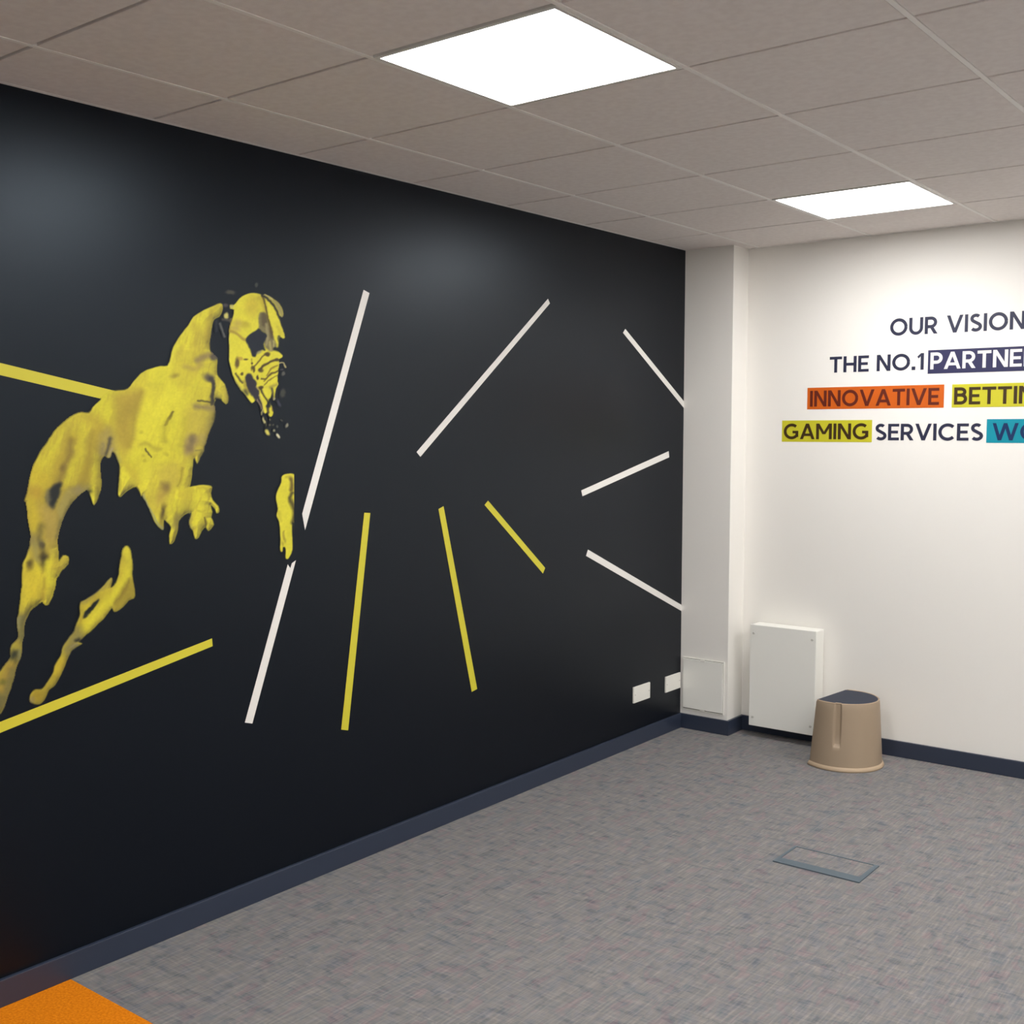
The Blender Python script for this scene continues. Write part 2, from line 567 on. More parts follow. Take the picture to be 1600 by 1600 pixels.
# body with the near hind leg and the front paw
body = (C('A', [(130, 870), (160, 790), (185, 690), (260, 570), (330, 480), (380, 400), (480, 335), (560, 300), (640, 272), (662, 300), (655, 350), (630, 395), (580, 425), (560, 480), (545, 560), (530, 660), (545, 740), (600, 800), (610, 830), (604, 900), (610, 960), (640, 1000), (680, 1050), (700, 1120), (715, 1200), (695, 1240), (640, 1195), (600, 1190), (575, 1240)])
        + M2([(1362, 580), (1368, 680), (1335, 760), (1295, 850), (1275, 940), (1245, 990), (1252, 1040), (1212, 1100), (1182, 1160), (1160, 1100), (1140, 1120), (1135, 1200), (1130, 1280), (1110, 1390)])
        + C('F', [(440, 692), (520, 675), (600, 672), (635, 690), (622, 745), (640, 810), (690, 860), (697, 915), (672, 928), (660, 890), (622, 856), (636, 920), (626, 965), (650, 1030), (602, 1080), (580, 1045), (540, 1080), (512, 1145), (482, 1152), (462, 1080), (438, 1050), (432, 990), (448, 920), (385, 938), (335, 1000), (325, 1080), (292, 1180), (256, 1202), (250, 1130), (268, 1050), (232, 1010), (205, 985), (195, 1070), (160, 1050), (110, 980), (70, 870), (10, 760)])
        + M2([(600, 1500), (560, 1400), (470, 1440), (420, 1480), (385, 1512), (360, 1490), (365, 1400), (375, 1300), (382, 1210), (352, 1100), (322, 1040), (292, 1030), (280, 1090), (252, 1098), (220, 1065), (182, 1110), (165, 1180), (175, 1300), (180, 1400), (152, 1500), (122, 1580), (100, 1580), (60, 1460)])
        + C('B', [(830, 882), (760, 930), (700, 990), (640, 1080), (590, 1190), (555, 1290), (545, 1360), (540, 1450)])
        + C('L', [(442, 60), (448, 130), (460, 190), (488, 138), (528, 150), (532, 210), (482, 250), (458, 298), (432, 320), (420, 400), (374, 515), (346, 508), (330, 490), (290, 520), (240, 552), (208, 604), (185, 660), (180, 760), (165, 810), (160, 925), (130, 985), (110, 1060), (85, 1160), (40, 1270), (8, 1370), (-60, 1400), (-130, 1390), (-120, 1300), (-60, 1150), (0, 1045), (60, 970), (86, 930), (80, 870), (110, 822), (150, 780), (135, 690), (140, 610), (155, 530), (172, 400), (178, 300), (175, 220), (200, 150), (230, 80), (240, 10)])
        + C('B', [(280, 1480), (300, 1350), (285, 1250), (265, 1100), (252, 1010), (235, 1002), (258, 930), (275, 870), (300, 740), (350, 600), (430, 470), (520, 340), (620, 240), (720, 172), (780, 152), (850, 158), (890, 100), (960, 30)])
        + M2([(185, 485), (250, 430), (320, 405), (400, 400), (460, 385), (520, 310), (600, 220), (690, 175), (800, 148)]))
area(None, [(140, 601), (182, 611.5), (164, 624.5), (140, 619)], (206, 196, 54), 0.6, n=1)   # the stripe that meets the back
BODY = area(None, body, YL, 1.3, 1, True, 2)

rng = np.random.RandomState(3)
def streaks(w, across, along, ang):
    """smooth value noise stretched along a direction, 0..1"""
    ca, sa = math.cos(ang), math.sin(ang)
    u = (GX[w] * ca + GY[w] * sa) / along
    v = (-GX[w] * sa + GY[w] * ca) / across
    u, v = u - u.min(), v - v.min()
    tab = rng.rand(int(v.max()) + 3, int(u.max()) + 3)
    i, j = v.astype(int), u.astype(int)
    a, b = ss(v - i), ss(u - j)
    return (tab[i, j] * (1 - b) + tab[i, j + 1] * b) * (1 - a) + (tab[i + 1, j] * (1 - b) + tab[i + 1, j + 1] * b) * a

def fur(wsd, tone, depth):
    """print tone: streaky coat, and soft under-sides that fade into the wall colour"""
    w, sd = wsd
    ins = np.clip(sd / 1.5, 0, 1)
    n1 = 0.6 * streaks(w, 4.0, 26.0, 1.9) + 0.4 * streaks(w, 2.2, 12.0, 1.75)
    n2 = streaks(w, 16.0, 34.0, 1.9)
    calm = 1 - 0.8 * np.exp(-((GX[w] - 250) / 75) ** 2 - ((GY[w] - 640) / 85) ** 2)
    blend(w, ins * calm * 0.45 * ss((n1 - 0.42) / 0.4), (180, 158, 52), False)
    blend(w, ins * calm * 0.42 * ss((n2 - 0.5) / 0.4), tone, False)
    gyy, gxx = np.gradient(sd, STEP)
    under = np.clip(-(0.45 * gxx + 0.85 * gyy) * -1.0, -1, 1)
    under = np.clip(-under, 0, 1)
    sh = under * np.exp(-np.clip(sd, 0, None) / depth) * (0.55 + 0.6 * n1)
    blend(w, ins * np.clip(0.85 * sh, 0, 1), (128, 114, 52), False)
    sh = under * np.exp(-np.clip(sd, 0, None) / (depth * 0.35)) * (0.35 + 0.9 * n1)
    blend(w, ins * np.clip(0.8 * sh, 0, 1), (40, 38, 30), False)

# broad tones of the haunch and legs
area('B', [(850, 150), (620, 230), (430, 460), (300, 740), (255, 950), (290, 1320), (560, 1400), (610, 1150), (850, 870), (960, 900), (970, 560), (1040, 300)], (174, 152, 48), 8, .9)
line('B', [(700, 260), (560, 420), (440, 620), (370, 790)], 120, YL, 9, .95)
line('B', [(820, 300), (800, 440), (730, 620), (650, 820)], 110, YL, 9, .95)
line('B', [(900, 560), (905, 700), (905, 930)], 60, YL, 5, .95)
area('B', [(250, 1000), (420, 1000), (600, 1120), (560, 1360), (540, 1560), (260, 1560), (290, 1300)], (172, 152, 62), 8, .85)
line('B', [(290, 1010), (320, 1150), (330, 1260)], 60, (204, 186, 48), 6, .9)
line('B', [(500, 1180), (500, 1360)], 50, (186, 166, 66), 6, .8)
area('L', [(180, 200), (300, 220), (440, 100), (450, 330), (380, 520), (300, 510), (180, 620), (150, 560)], (212, 196, 54), 6, .9)
area('L', [(140, 600), (240, 560), (190, 780), (170, 950), (90, 1150), (20, 1350), (-120, 1400), (-120, 1250), (0, 1040), (100, 820)], (150, 134, 62), 6, .85)
fur(BODY, (164, 142, 52), 12.0)
# fuzzy edges of chest, throat and thigh
line('M', [(1390, 600), (1345, 800), (1300, 950), (1235, 1110)], 46, DK, 4, .75)
line('M', [(1250, 800), (1220, 1000)], 60, (168, 150, 66), 6, .6)
area('M', [(1090, 570), (1360, 590), (1340, 760), (1270, 940), (1180, 1120), (1050, 1060), (1060, 800)], (170, 150, 62), 8, .55)
line('B', [(860, 900), (760, 960), (680, 1040), (610, 1180), (565, 1330)], 34, DK, 3.4, .8)
line('B', [(790, 880), (700, 950), (630, 1050), (575, 1180), (540, 1320)], 60, (130, 118, 66), 5, .7)
line('A', [(715, 1080), (728, 1230)], 30, DK, 3, .6)
line('A', [(690, 1100), (700, 1200)], 40, (176, 160, 60), 4, .6)
line('M', [(165, 1120), (178, 1350), (130, 1560)], 18, (120, 108, 46), 2, .7)
line('M', [(380, 1200), (372, 1450)], 16, (140, 126, 46), 2, .6)
# far hind leg
LEG = area('L', [(985, 65), (1010, 90), (1028, 180), (1030, 290), (1050, 450), (1000, 490), (950, 550), (895, 580), (870, 548), (840, 592), (790, 650), (700, 730), (645, 778), (610, 812), (640, 830), (600, 850), (560, 875), (540, 910), (520, 960), (480, 1060), (430, 1150), (380, 1190), (340, 1270), (290, 1302), (235, 1275), (235, 1225), (275, 1190), (320, 1185), (360, 1140), (400, 1080), (430, 1000), (470, 920), (490, 850), (540, 780), (580, 730), (600, 660), (622, 600), (625, 520), (650, 490), (740, 440), (800, 380), (860, 318), (876, 332), (862, 388), (908, 350), (930, 250), (940, 180), (960, 100)], YM, 1.4, 1, True)
fur(LEG, (150, 132, 52), 6.0)
area('L', [(772, 488), (700, 590), (652, 640), (640, 620), (680, 560), (740, 495)], DK, 1.2)
line('L', [(985, 110), (985, 280), (900, 430), (780, 560), (670, 700)], 70, YL, 5, .9)
line('L', [(960, 170), (985, 200)], 45, OL, 6, .6)
area('L', [(1000, 330), (1040, 440), (1000, 485), (940, 545), (895, 570), (920, 480)], OL, 4, .75)
line('L', [(1000, 330), (960, 420), (900, 500)], 16, BR, 3, .6)
line('L', [(860, 330), (790, 400), (650, 500)], 20, GR, 2.5, .65)
line('L', [(635, 510), (635, 600), (600, 700), (560, 770)], 22, OL, 3, .6)
area('L', [(600, 700), (640, 780), (540, 900), (490, 900), (500, 840)], GR, 6, .75)
line('L', [(590, 800), (610, 790)], 22, DK, 2, .8)
line('L', [(560, 850), (600, 835)], 14, (150, 140, 110), 2, .7)
line('L', [(480, 960), (440, 1060)], 45, (196, 172, 48), 4, .9)
area('L', [(440, 1060), (430, 1140), (370, 1190), (300, 1300), (235, 1270), (280, 1195), (350, 1150)], OL, 5, .7)
blob('L', (290, 1235), 38, 36, (158, 136, 40), 0, .8)
blob('L', (245, 1265), 20, 22, (140, 124, 100), 0, .6)
# front paw ahead of the dog
area('F', [(1260, 590), (1330, 570), (1390, 595), (1398, 680), (1382, 760), (1390, 860), (1415, 875), (1428, 950), (1402, 975), (1410, 1085), (1395, 1110), (1400, 1200), (1412, 1280), (1385, 1285), (1376, 1150), (1362, 1060), (1348, 1010), (1350, 1150), (1350, 1250), (1322, 1325), (1292, 1325), (1290, 1240), (1268, 1230), (1260, 1268), (1240, 1250), (1245, 1150), (1230, 1000), (1210, 940), (1220, 880), (1202, 790), (1215, 730), (1250, 650)], YL, 1.0, 1, True)
line('F', [(1338, 620), (1348, 660), (1340, 710)], 34, BR, 1.6, .95)
line('F', [(1350, 740), (1335, 800), (1360, 900), (1350, 1010)], 26, (58, 50, 26), 1.6, .95)
line('F', [(1355, 1010), (1372, 1080), (1385, 1180)], 14, DK, 1.2, .9)
line('F', [(1300, 610), (1330, 600)], 20, OL, 2, .6)
line('F', [(1275, 1090), (1280, 1150)], 18, OL, 1.5, .8)
line('F', [(1225, 900), (1250, 1000)], 12, OL, 2, .5)
for a in ((1265, 1200), (1290, 1170)):
    blob('F', a, 10, 24, OL, 0, .7)
# head
area('H', [(335, 600), (330, 530), (365, 545), (430, 500), (500, 410), (600, 350), (700, 322), (800, 322), (880, 345), (920, 350), (960, 352), (1080, 410), (1180, 480), (1250, 570), (1285, 690), (1255, 745), (1215, 720), (1230, 850), (1280, 980), (1312, 1110), (1270, 1132), (1225, 1105), (1205, 1200), (1200, 1290), (1160, 1320), (1200, 1365), (1268, 1430), (1255, 1470), (1200, 1500), (1210, 1560), (1190, 1750), (1180, 1900), (1195, 1950), (1150, 2030), (1130, 2150), (1120, 2230), (1095, 2210), (1080, 2100), (1060, 2160), (1040, 2260), (1075, 2340), (1100, 2460), (1070, 2530), (1020, 2500), (1000, 2440), (970, 2470), (940, 2450), (910, 2330), (870, 2220), (855, 2160), (790, 2225), (740, 2275), (700, 2260), (610, 2140), (530, 2050), (450, 1920), (380, 1790), (350, 1660), (315, 1520), (318, 1300), (310, 1150), (320, 1000), (345, 860), (380, 750), (400, 620)], YL, 1.0, 1, True, 2)
# skull shading
blob('H', (730, 560), 130, 170, (196, 178, 52), 0, .9, soft=.7)
blob('H', (470, 860), 90, 70, (180, 158, 70), .2, .8, soft=.8)
blob('H', (610, 880), 60, 60, (176, 160, 44), 0, .8, soft=.8)
blob('H', (420, 960), 90, 40, (176, 152, 78), .3, .7, soft=.8)
line('H', [(330, 1000), (450, 1045), (560, 1130), (630, 1155)], 48, (156, 130, 50), 2, .85)
line('H', [(350, 760), (320, 1000)], 40, YD, 3, .6)
line('H', [(850, 400), (930, 500), (960, 640)], 70, YD, 4, .7)
area('H', [(860, 690), (970, 680), (1010, 800), (1060, 920), (1090, 1050), (1125, 1150), (1160, 1280), (1100, 1350), (1010, 1340), (950, 1250), (935, 1150), (980, 1050), (900, 1000), (850, 950), (840, 830)], (112, 102, 70), 2.2, .95)
area('H', [(900, 690), (980, 700), (1000, 820), (960, 900), (900, 900)], (84, 72, 46), 3, .8)
line('H', [(980, 880), (1000, 1080), (980, 1240)], 42, (150, 140, 96), 2, .85)
line('H', [(1040, 1200), (1060, 1330)], 40, (170, 160, 96), 2, .85)
line('H', [(1060, 950), (1080, 1120)], 45, (80, 66, 40), 2.5, .85)
line('H', [(1110, 1180), (1110, 1290)], 22, (186, 178, 110), 1.5, .8)
area('H', [(618, 1130), (700, 1045), (790, 990), (840, 945), (905, 1000), (985, 1050), (965, 1140), (930, 1230), (965, 1340), (900, 1345), (820, 1395), (780, 1455), (720, 1425), (690, 1320), (635, 1220)], (25, 27, 36), 1.6)
blob('H', (850, 1380), 55, 30, (140, 136, 100), -.5, .8, soft=.7)
area('H', [(960, 352), (1080, 410), (1180, 480), (1250, 570), (1285, 690), (1255, 750), (1200, 640), (1100, 480), (990, 400)], (140, 130, 84), 2.2, .85)
line('H', [(940, 355), (1010, 385), (1090, 430)], 26, (200, 188, 110), 1.4, .9)
line('H', [(900, 370), (940, 450), (970, 560), (1000, 720), (1050, 920), (1090, 1060)], 30, (84, 68, 22), 1.2, .95)
line('H', [(900, 355), (1000, 430), (1100, 530), (1180, 660), (1240, 840), (1300, 1000)], 36, (34, 30, 24), 1.4, .98)
line('H', [(1180, 930), (1240, 1060)], 50, YM, 2, .6)
line('H', [(1210, 1100), (1200, 1290)], 40, DK, 1.4, .6)
line('H', [(1130, 1310), (1230, 1330)], 60, DK, 2, .95)
blob('H', (1005, 1410), 45, 38, (70, 54, 24), 0, .95)
# muzzle guard: dark strokes over yellow
mz = (70, 56, 24)
line('Z', [(655, 250), (720, 185), (790, 100), (835, 55)], 26, (100, 84, 26), 1.0, .9)
line('Z', [(740, 330), (800, 265), (900, 190), (1000, 150), (1075, 135)], 40, mz, 1.2, .95)
line('Z', [(870, 420), (920, 350), (960, 290), (1060, 235)], 26, (120, 102, 28), 1.2, .85)
line('Z', [(770, 470), (860, 470), (940, 395), (1070, 325)], 30, (88, 72, 22), 1.1, .95)
line('Z', [(830, 590), (900, 520), (980, 465), (1075, 400)], 22, (110, 94, 26), 1.0, .85)
line('Z', [(820, 515), (880, 470)], 22, (110, 94, 26), 1.0, .8)
line('Z', [(600, 120), (610, 220), (600, 340)], 18, (130, 112, 30), 1.0, .7)
line('Z', [(860, 640), (900, 620), (1040, 560)], 30, YM, 2, .6)
line('Z', [(930, 640), (1040, 590)], 40, (128, 118, 56), 2.4, .7)
blob('Z', (345, 190), 40, 95, BR, .1, .95)
blob('Z', (400, 110), 45, 30, (170, 140, 50), 0, .8)
for c, rx, ry, o in (((500, 125), 40, 20, .9), ((630, 290), 32, 40, .9), ((610, 205), 16, 20, .9), ((705, 450), 20, 38, 1), ((770, 635), 48, 34, 1), ((760, 330), 46, 34, .85), ((870, 45), 48, 30, .8), ((425, 400), 26, 26, .9), ((1060, 135), 40, 28, .9), ((640, 340), 22, 30, .8)):
    blob('Z', c, rx, ry, mz, 0, o)
line('Z', [(320, 380), (390, 500), (440, 560)], 30, (72, 62, 26), 1.2, .9)
line('Z', [(470, 540), (500, 640), (520, 700)], 60, OL, 2.5, .7)
line('Z', [(300, 520), (420, 680)], 60, (170, 160, 80), 3, .6)
area('Z', [(480, 470), (520, 400), (590, 400), (640, 470), (690, 540), (690, 620), (740, 690), (755, 800), (770, 900), (800, 1000), (770, 1000), (710, 880), (660, 845), (600, 760), (540, 690), (510, 570)], (44, 38, 44), 1.8)
line('Z', [(480, 700), (520, 740)], 60, (58, 56, 40), 3, .8)
line('Z', [(690, 620), (720, 660)], 30, (170, 155, 90), 1.6, .8)
line('Z', [(700, 850), (740, 930), (770, 1000)], 22, (150, 126, 96), 1.4, .85, True)
line('Z', [(750, 780), (790, 900), (830, 1060)], 30, (200, 186, 84), 1.4, .8)
line('Z', [(770, 660), (830, 790), (890, 900), (890, 1090)], 32, (54, 44, 22), 1.3, .95)
line('Z', [(930, 860), (900, 960)], 60, DK, 2, .9)
line('Z', [(960, 660), (975, 760), (960, 900)], 30, (60, 54, 40), 1.6, .9)
line('Z', [(960, 980), (970, 1060)], 20, (100, 74, 44), 1.4, .8)
line('Z', [(800, 1020), (790, 1100)], 20, (190, 178, 110), 1.2, .9, True)
line('Z', [(1085, 300), (1090, 560)], 26, DK, 1.6, .8)
# specks of spittle and mask wire
LT = (196, 188, 140)
line('Z', [(1100, 190), (1170, 190), (1210, 270)], 24, (196, 182, 120), 1.0, .95, True)
for c, rx, ry, rot, col, o in (((825, 1205), 22, 62, -.15, (186, 178, 116), .95), ((885, 1440), 36, 62, -.4, (200, 190, 84), 1), ((1078, 1505), 26, 54, -.5, (206, 200, 160), 1), ((1222, 1300), 26, 30, 0, (150, 146, 120), .9), ((1003, 1410), 22, 24, 0, (160, 156, 118), .9), ((930, 1290), 26, 26, 0, (104, 100, 70), .8), ((990, 1300), 20, 18, 0, (90, 88, 70), .8), ((1062, 1335), 18, 20, 0, (96, 96, 84), .8), ((945, 1200), 18, 18, 0, (110, 104, 74), .8), ((1140, 1225), 28, 12, 0, (100, 96, 78), .8), ((1155, 730), 48, 70, .2, (86, 84, 66), .7), ((1168, 385), 34, 40, 0, (110, 108, 94), .8), ((1090, 905), 24, 70, -.4, (78, 78, 92), .7), ((1005, 830), 18, 24, 0, (160, 156, 130), .9), ((1140, 310), 30, 16, 0, (110, 100, 100), .6), ((845, 1290), 16, 40, 0, (78, 76, 40), .7)):
    blob('Z', c, rx, ry, col, rot, o, True)
# collar and near ear
for c, rx, ry, col, o in (((697, 388), 22, 28, (196, 188, 100), 1), ((748, 300), 16, 20, (190, 182, 110), .9), ((735, 165), 46, 20, (88, 84, 66), .8), ((985, 92), 18, 22, (84, 86, 72), .7), ((690, 295), 26, 18, (96, 84, 80), .7)):
    blob('A', c, rx, ry, col, 0, o, True)
line('A', [(635, 460), (655, 520), (680, 590)], 22, (104, 102, 92), 1.6, .8, True)
line('A', [(660, 420), (720, 430)], 26, (90, 82, 66), 2, .7, True)
line('A', [(600, 440), (600, 540)], 22, (66, 66, 66), 2.5, .5, True)
# neck shading
line('A', [(620, 300), (560, 360), (520, 470), (500, 600)], 50, YD, 5, .6)
line('A', [(390, 480), (400, 560)], 50, YD, 6, .5)
line('A', [(420, 820), (500, 780), (560, 770)], 60, (140, 122, 76), 4, .85)
blob('A', (580, 790), 40, 34, (84, 76, 66), 0, .9)
line('A', [(300, 880), (380, 905), (450, 860)], 46, (176, 156, 66), 4, .8)
line('A', [(540, 560), (530, 700)], 34, OL, 4, .6)
# chest slit and dark line
line('A', [(556, 1000), (574, 1050), (572, 1100), (562, 1160), (560, 1240)], 34, (50, 46, 40), 1.8, .95)
blob('A', (525, 985), 52, 34, (96, 86, 70), .4, .9, soft=.8)
blob('A', (548, 1000), 30, 26, (60, 54, 50), .4, .9, soft=.8)
line('A', [(420, 1205), (500, 1215), (560, 1235)], 14, (62, 54, 30), 1.2, .85)
line('A', [(400, 1255), (480, 1270), (575, 1280)], 50, (128, 112, 78), 5, .8)
line('A', [(600, 1190), (640, 1200)], 24, DK, 1.5, .7)
# torso
area('M', [(330, 430), (560, 400), (610, 450), (560, 620), (505, 760), (505, 900), (480, 1010), (420, 1090), (350, 1010), (310, 860), (330, 680), (300, 520)], (180, 160, 54), 7, .95)
area('M', [(430, 480), (560, 430), (560, 560), (490, 720), (470, 900), (420, 960), (370, 820), (390, 620)], (164, 142, 52), 9, .75)
line('M', [(600, 420), (530, 640), (505, 860), (470, 980)], 44, (152, 132, 46), 4, .75)
area('M', [(180, 820), (260, 780), (330, 900), (340, 1030), (290, 1060), (250, 1090), (180, 1090), (160, 960)], (164, 146, 74), 5, .85)
line('M', [(280, 900), (255, 1000), (230, 1060)], 34, (66, 60, 54), 2, .9)
line('M', [(200, 960), (190, 1060)], 24, (130, 118, 84), 2.5, .8)
line('M', [(300, 1000), (265, 1085)], 16, (170, 156, 130), 1.6, .85)
line('M', [(340, 1060), (370, 1140)], 22, (150, 140, 84), 3, .7)
blob('M', (950, 245), 42, 20, OL, -.3, .95)
line('M', [(935, 625), (900, 690), (860, 760)], 26, (110, 98, 26), 1.4, .9)
line('M', [(880, 720), (845, 800), (840, 920)], 46, (166, 154, 40), 4, .8)
line('M', [(590, 975), (670, 960), (720, 1010), (790, 1020)], 34, (164, 150, 46), 2.6, .75)
line('M', [(640, 1020), (680, 1060), (702, 1095)], 18, (84, 74, 24), 1.1, .95)
for c in ((640, 1140), (625, 1085), (860, 1060), (600, 835)):
    blob('M', c, 18, 16, (170, 158, 44), 0, .7)
line('M', [(1060, 690), (1050, 820), (1010, 980)], 44, (180, 168, 46), 4, .8)
area('M', [(1060, 900), (1130, 850), (1200, 900), (1190, 960), (1130, 1040), (1060, 1050)], (150, 130, 80), 4, .85)
blob('M', (1130, 910), 28, 60, (104, 90, 66), .2, .8)
blob('M', (1100, 1000), 40, 34, (120, 102, 70), 0, .8)
line('M', [(1335, 620), (1300, 800)], 50, (150, 138, 66), 4, .6)
line('M', [(1240, 880), (1270, 960)], 50, (170, 152, 84), 4, .6)
line('M', [(1170, 1030), (1240, 1040)], 14, (120, 110, 60), 1.2, .7)
area('M', [(760, 1220), (980, 1150), (1020, 1260), (960, 1400), (900, 1480), (860, 1590), (740, 1590), (790, 1420)], (190, 172, 62), 6, .8)
blob('M', (852, 1420), 46, 56, (120, 100, 54), 0, .95)
blob('M', (800, 1500), 46, 70, (176, 152, 62), .2, .8)
line('M', [(1030, 1210), (1010, 1310), (980, 1390)], 18, (140, 124, 38), 1.6, .85)
line('M', [(720, 1150), (700, 1400), (720, 1590)], 30, (192, 178, 60), 4, .7)
line('M', [(520, 1180), (560, 1400)], 70, YM, 6, .8)
line('M', [(430, 1150), (520, 1290)], 40, YD, 5, .7)
# front leg and paw creases
area('F', [(170, 920), (220, 860), (230, 990), (200, 960), (190, 1060), (165, 1040)], OL, 3, .8)
blob('F', (195, 920), 16, 60, (70, 58, 30), .1, .85)
line('F', [(20, 760), (110, 950), (190, 1070)], 16, (150, 150, 110), 1.5, .8)
line('F', [(330, 960), (300, 1040)], 44, (124, 112, 62), 3.5, .8)
line('F', [(520, 700), (600, 695)], 22, (176, 162, 46), 2, .8)
line('F', [(590, 710), (610, 750), (600, 800)], 20, (160, 146, 44), 1.6, .8)
line('F', [(560, 960), (580, 1040)], 16, (96, 84, 30), 1.2, .9)
line('F', [(500, 900), (560, 910), (600, 890)], 12, (180, 168, 48), 1.5, .7)
line('F', [(430, 920), (430, 1050)], 26, GR, 3, .7)
# haunch
blob('B', (690, 410), 28, 60, (176, 156, 42), .4, .9, soft=.7)
line('B', [(680, 430), (660, 560), (620, 680), (590, 760), (540, 850)], 56, (134, 114, 50), 3.4, .85)
blob('B', (605, 690), 26, 36, (120, 100, 46), .3, .9)
area('B', [(560, 830), (590, 860), (555, 980), (510, 1080), (465, 1060), (440, 970), (480, 880)], (40, 40, 36), 2.6)
area('B', [(430, 930), (470, 890), (470, 1050), (440, 1060)], (124, 116, 76), 3, .85)
area('B', [(640, 900), (850, 840), (800, 910), (700, 985), (640, 1080), (590, 1180), (540, 1100), (580, 980)], (160, 146, 76), 4, .9)
blob('B', (760, 890), 60, 40, (140, 126, 84), -.3, .8, soft=.8)
line('B', [(900, 330), (870, 480), (850, 620), (800, 820)], 54, (156, 136, 46), 5, .8)
line('B', [(940, 560), (960, 900)], 26, (170, 158, 52), 2, .6)
line('B', [(320, 720), (360, 780), (420, 800)], 90, (196, 174, 44), 7, .8)
blob('B', (330, 920), 70, 60, (184, 154, 50), 0, .8, soft=.8)
line('B', [(310, 1000), (330, 1260)], 70, (198, 178, 46), 5, .7)
area('B', [(400, 1050), (520, 1090), (560, 1200), (530, 1380), (470, 1400), (420, 1240)], (172, 150, 70), 5, .9)
line('B', [(590, 1180), (545, 1340)], 26, (120, 112, 62), 3, .8)
line('B', [(390, 1240), (370, 1360), (400, 1440)], 46, (110, 100, 50), 3.5, .85)
blob('B', (400, 1430), 32, 26, (52, 42, 24), 0, .95)
blob('B', (310, 1380), 40, 60, (134, 122, 76), 0, .8)
line('B', [(70, 1000), (160, 1030), (235, 1000)], 8, (40, 46, 50), 2.5, .5)
# lower near hind leg
blob('L', (335, 170), 34, 66, (44, 36, 22), 0, 1)
blob('L', (230, 215), 22, 42, (70, 58, 30), .2, .95)
line('L', [(270, 60), (290, 180)], 46, (150, 140, 76), 3, .8)
blob('L', (320, 50), 26, 40, (96, 88, 60), 0, .8)
line('L', [(350, 330), (335, 400), (330, 480)], 24, (150, 128, 40), 2.5, .8)
line('L', [(370, 200), (390, 340)], 50, YL, 4, .9)
line('L', [(240, 300), (260, 440)], 110, (206, 186, 50), 7, .8)
line('L', [(470, 250), (500, 180)], 40, (176, 158, 56), 3, .8)
line('L', [(290, 520), (220, 590)], 40, (92, 88, 36), 3.5, .8)
line('L', [(165, 620), (160, 700), (165, 780)], 60, (108, 104, 66), 4, .85)
line('L', [(145, 620), (140, 700)], 16, (150, 148, 110), 2, .7)
blob('L', (125, 850), 36, 30, (160, 150, 56), 0, .8)
blob('L', (110, 915), 30, 36, (38, 44, 38), .3, .95)
line('L', [(150, 880), (150, 950)], 14, (120, 124, 96), 1.6, .8)
line('L', [(80, 1000), (40, 1100), (0, 1180)], 70, (170, 142, 56), 5, .75)
line('L', [(95, 1040), (60, 1180), (10, 1300)], 50, (120, 112, 66), 4, .8)
blob('L', (20, 1130), 30, 24, (88, 92, 36), 0, .7)
line('L', [(0, 1250), (-30, 1350)], 60, (96, 92, 56), 4, .8)

def build_dog():
    keep = ALPHA > 0.03
    j, i = np.nonzero(keep[:-1, :-1] | keep[1:, :-1] | keep[:-1, 1:] | keep[1:, 1:])
    W = GX.shape[1]
    quads = np.stack([j * W + i, j * W + i + 1, (j + 1) * W + i + 1, (j + 1) * W + i], 1)
    used, inv = np.unique(quads.ravel(), return_inverse=True)
    quads = inv.reshape(-1, 4)
    px, py = PX.ravel()[used], PY.ravel()[used]
    d = RT[None] * ((px - PPX) / FOC)[:, None] - UP[None] * ((py - PPY) / FOC)[:, None] + FW[None]
    t = -CAM[0] / d[:, 0]
    P = CAM[None] + t[:, None] * d
    P[:, 0] = 0.0018
    me = bpy.data.meshes.new('dog_print')
    me.from_pydata(P.tolist(), [], quads[:, ::-1].tolist())
    grain = 1 + 0.02 * soft_noise(2.5, 11) + 0.02 * soft_noise(6.0, 12) + 0.03 * soft_noise(26.0, 13)
    c = np.clip((RGB * grain[..., None]).reshape(-1, 3)[used] / 255, 0, 1)
    c = np.where(c <= 0.04045, c / 12.92, ((c + 0.055) / 1.055) ** 2.4)
    at = me.color_attributes.new('print', 'FLOAT_COLOR', 'POINT')
    at.data.foreach_set('color', np.concatenate([c, np.ones((len(c), 1))], 1).astype(np.float32).ravel())
    me.update()
    mt = mat('dog_print_ink', (200, 190, 60), 0.37, 0.33)
    mt.node_tree.nodes['Principled BSDF'].inputs['Specular Tint'].default_value = TINT
    n, l, b = nodes_of(mt)
    a = n.new('ShaderNodeVertexColor')
    a.layer_name = 'print'
    l.new(a.outputs['Color'], b.inputs['Base Color'])
    o = link('dog_mural', me, mt)
    tag(o, 'yellow and black print of a leaping muzzled dog on the dark wall', 'wall print')

build_dog()

# ------------------------------------------------------------------ lettering on the white wall
TS = 0.183   # stroke weight for cap height 1
def ribbon(pts, t=TS):
    pts = [q for i, q in enumerate(pts) if i == 0 or math.hypot(q[0] - pts[i - 1][0], q[1] - pts[i - 1][1]) > 1e-6]
    p = np.array(pts, float)
    k = len(p)
    quads = []
    L, R = [], []
    for i in range(k):
        a = p[i] - p[i - 1] if i else p[1] - p[0]
        b = p[i + 1] - p[i] if i < k - 1 else a
        a = a / np.linalg.norm(a)
        b = b / np.linalg.norm(b)
        n = np.array([-(a + b)[1], (a + b)[0]])
        n = n / np.linalg.norm(n)
        s = min(1 / max(n @ np.array([-a[1], a[0]]), 0.4), 1.6) * t / 2
        L.append(p[i] + n * s)
        R.append(p[i] - n * s)
    for i in range(k - 1):
        quads.append([tuple(L[i]), tuple(R[i]), tuple(R[i + 1]), tuple(L[i + 1])])
    return quads

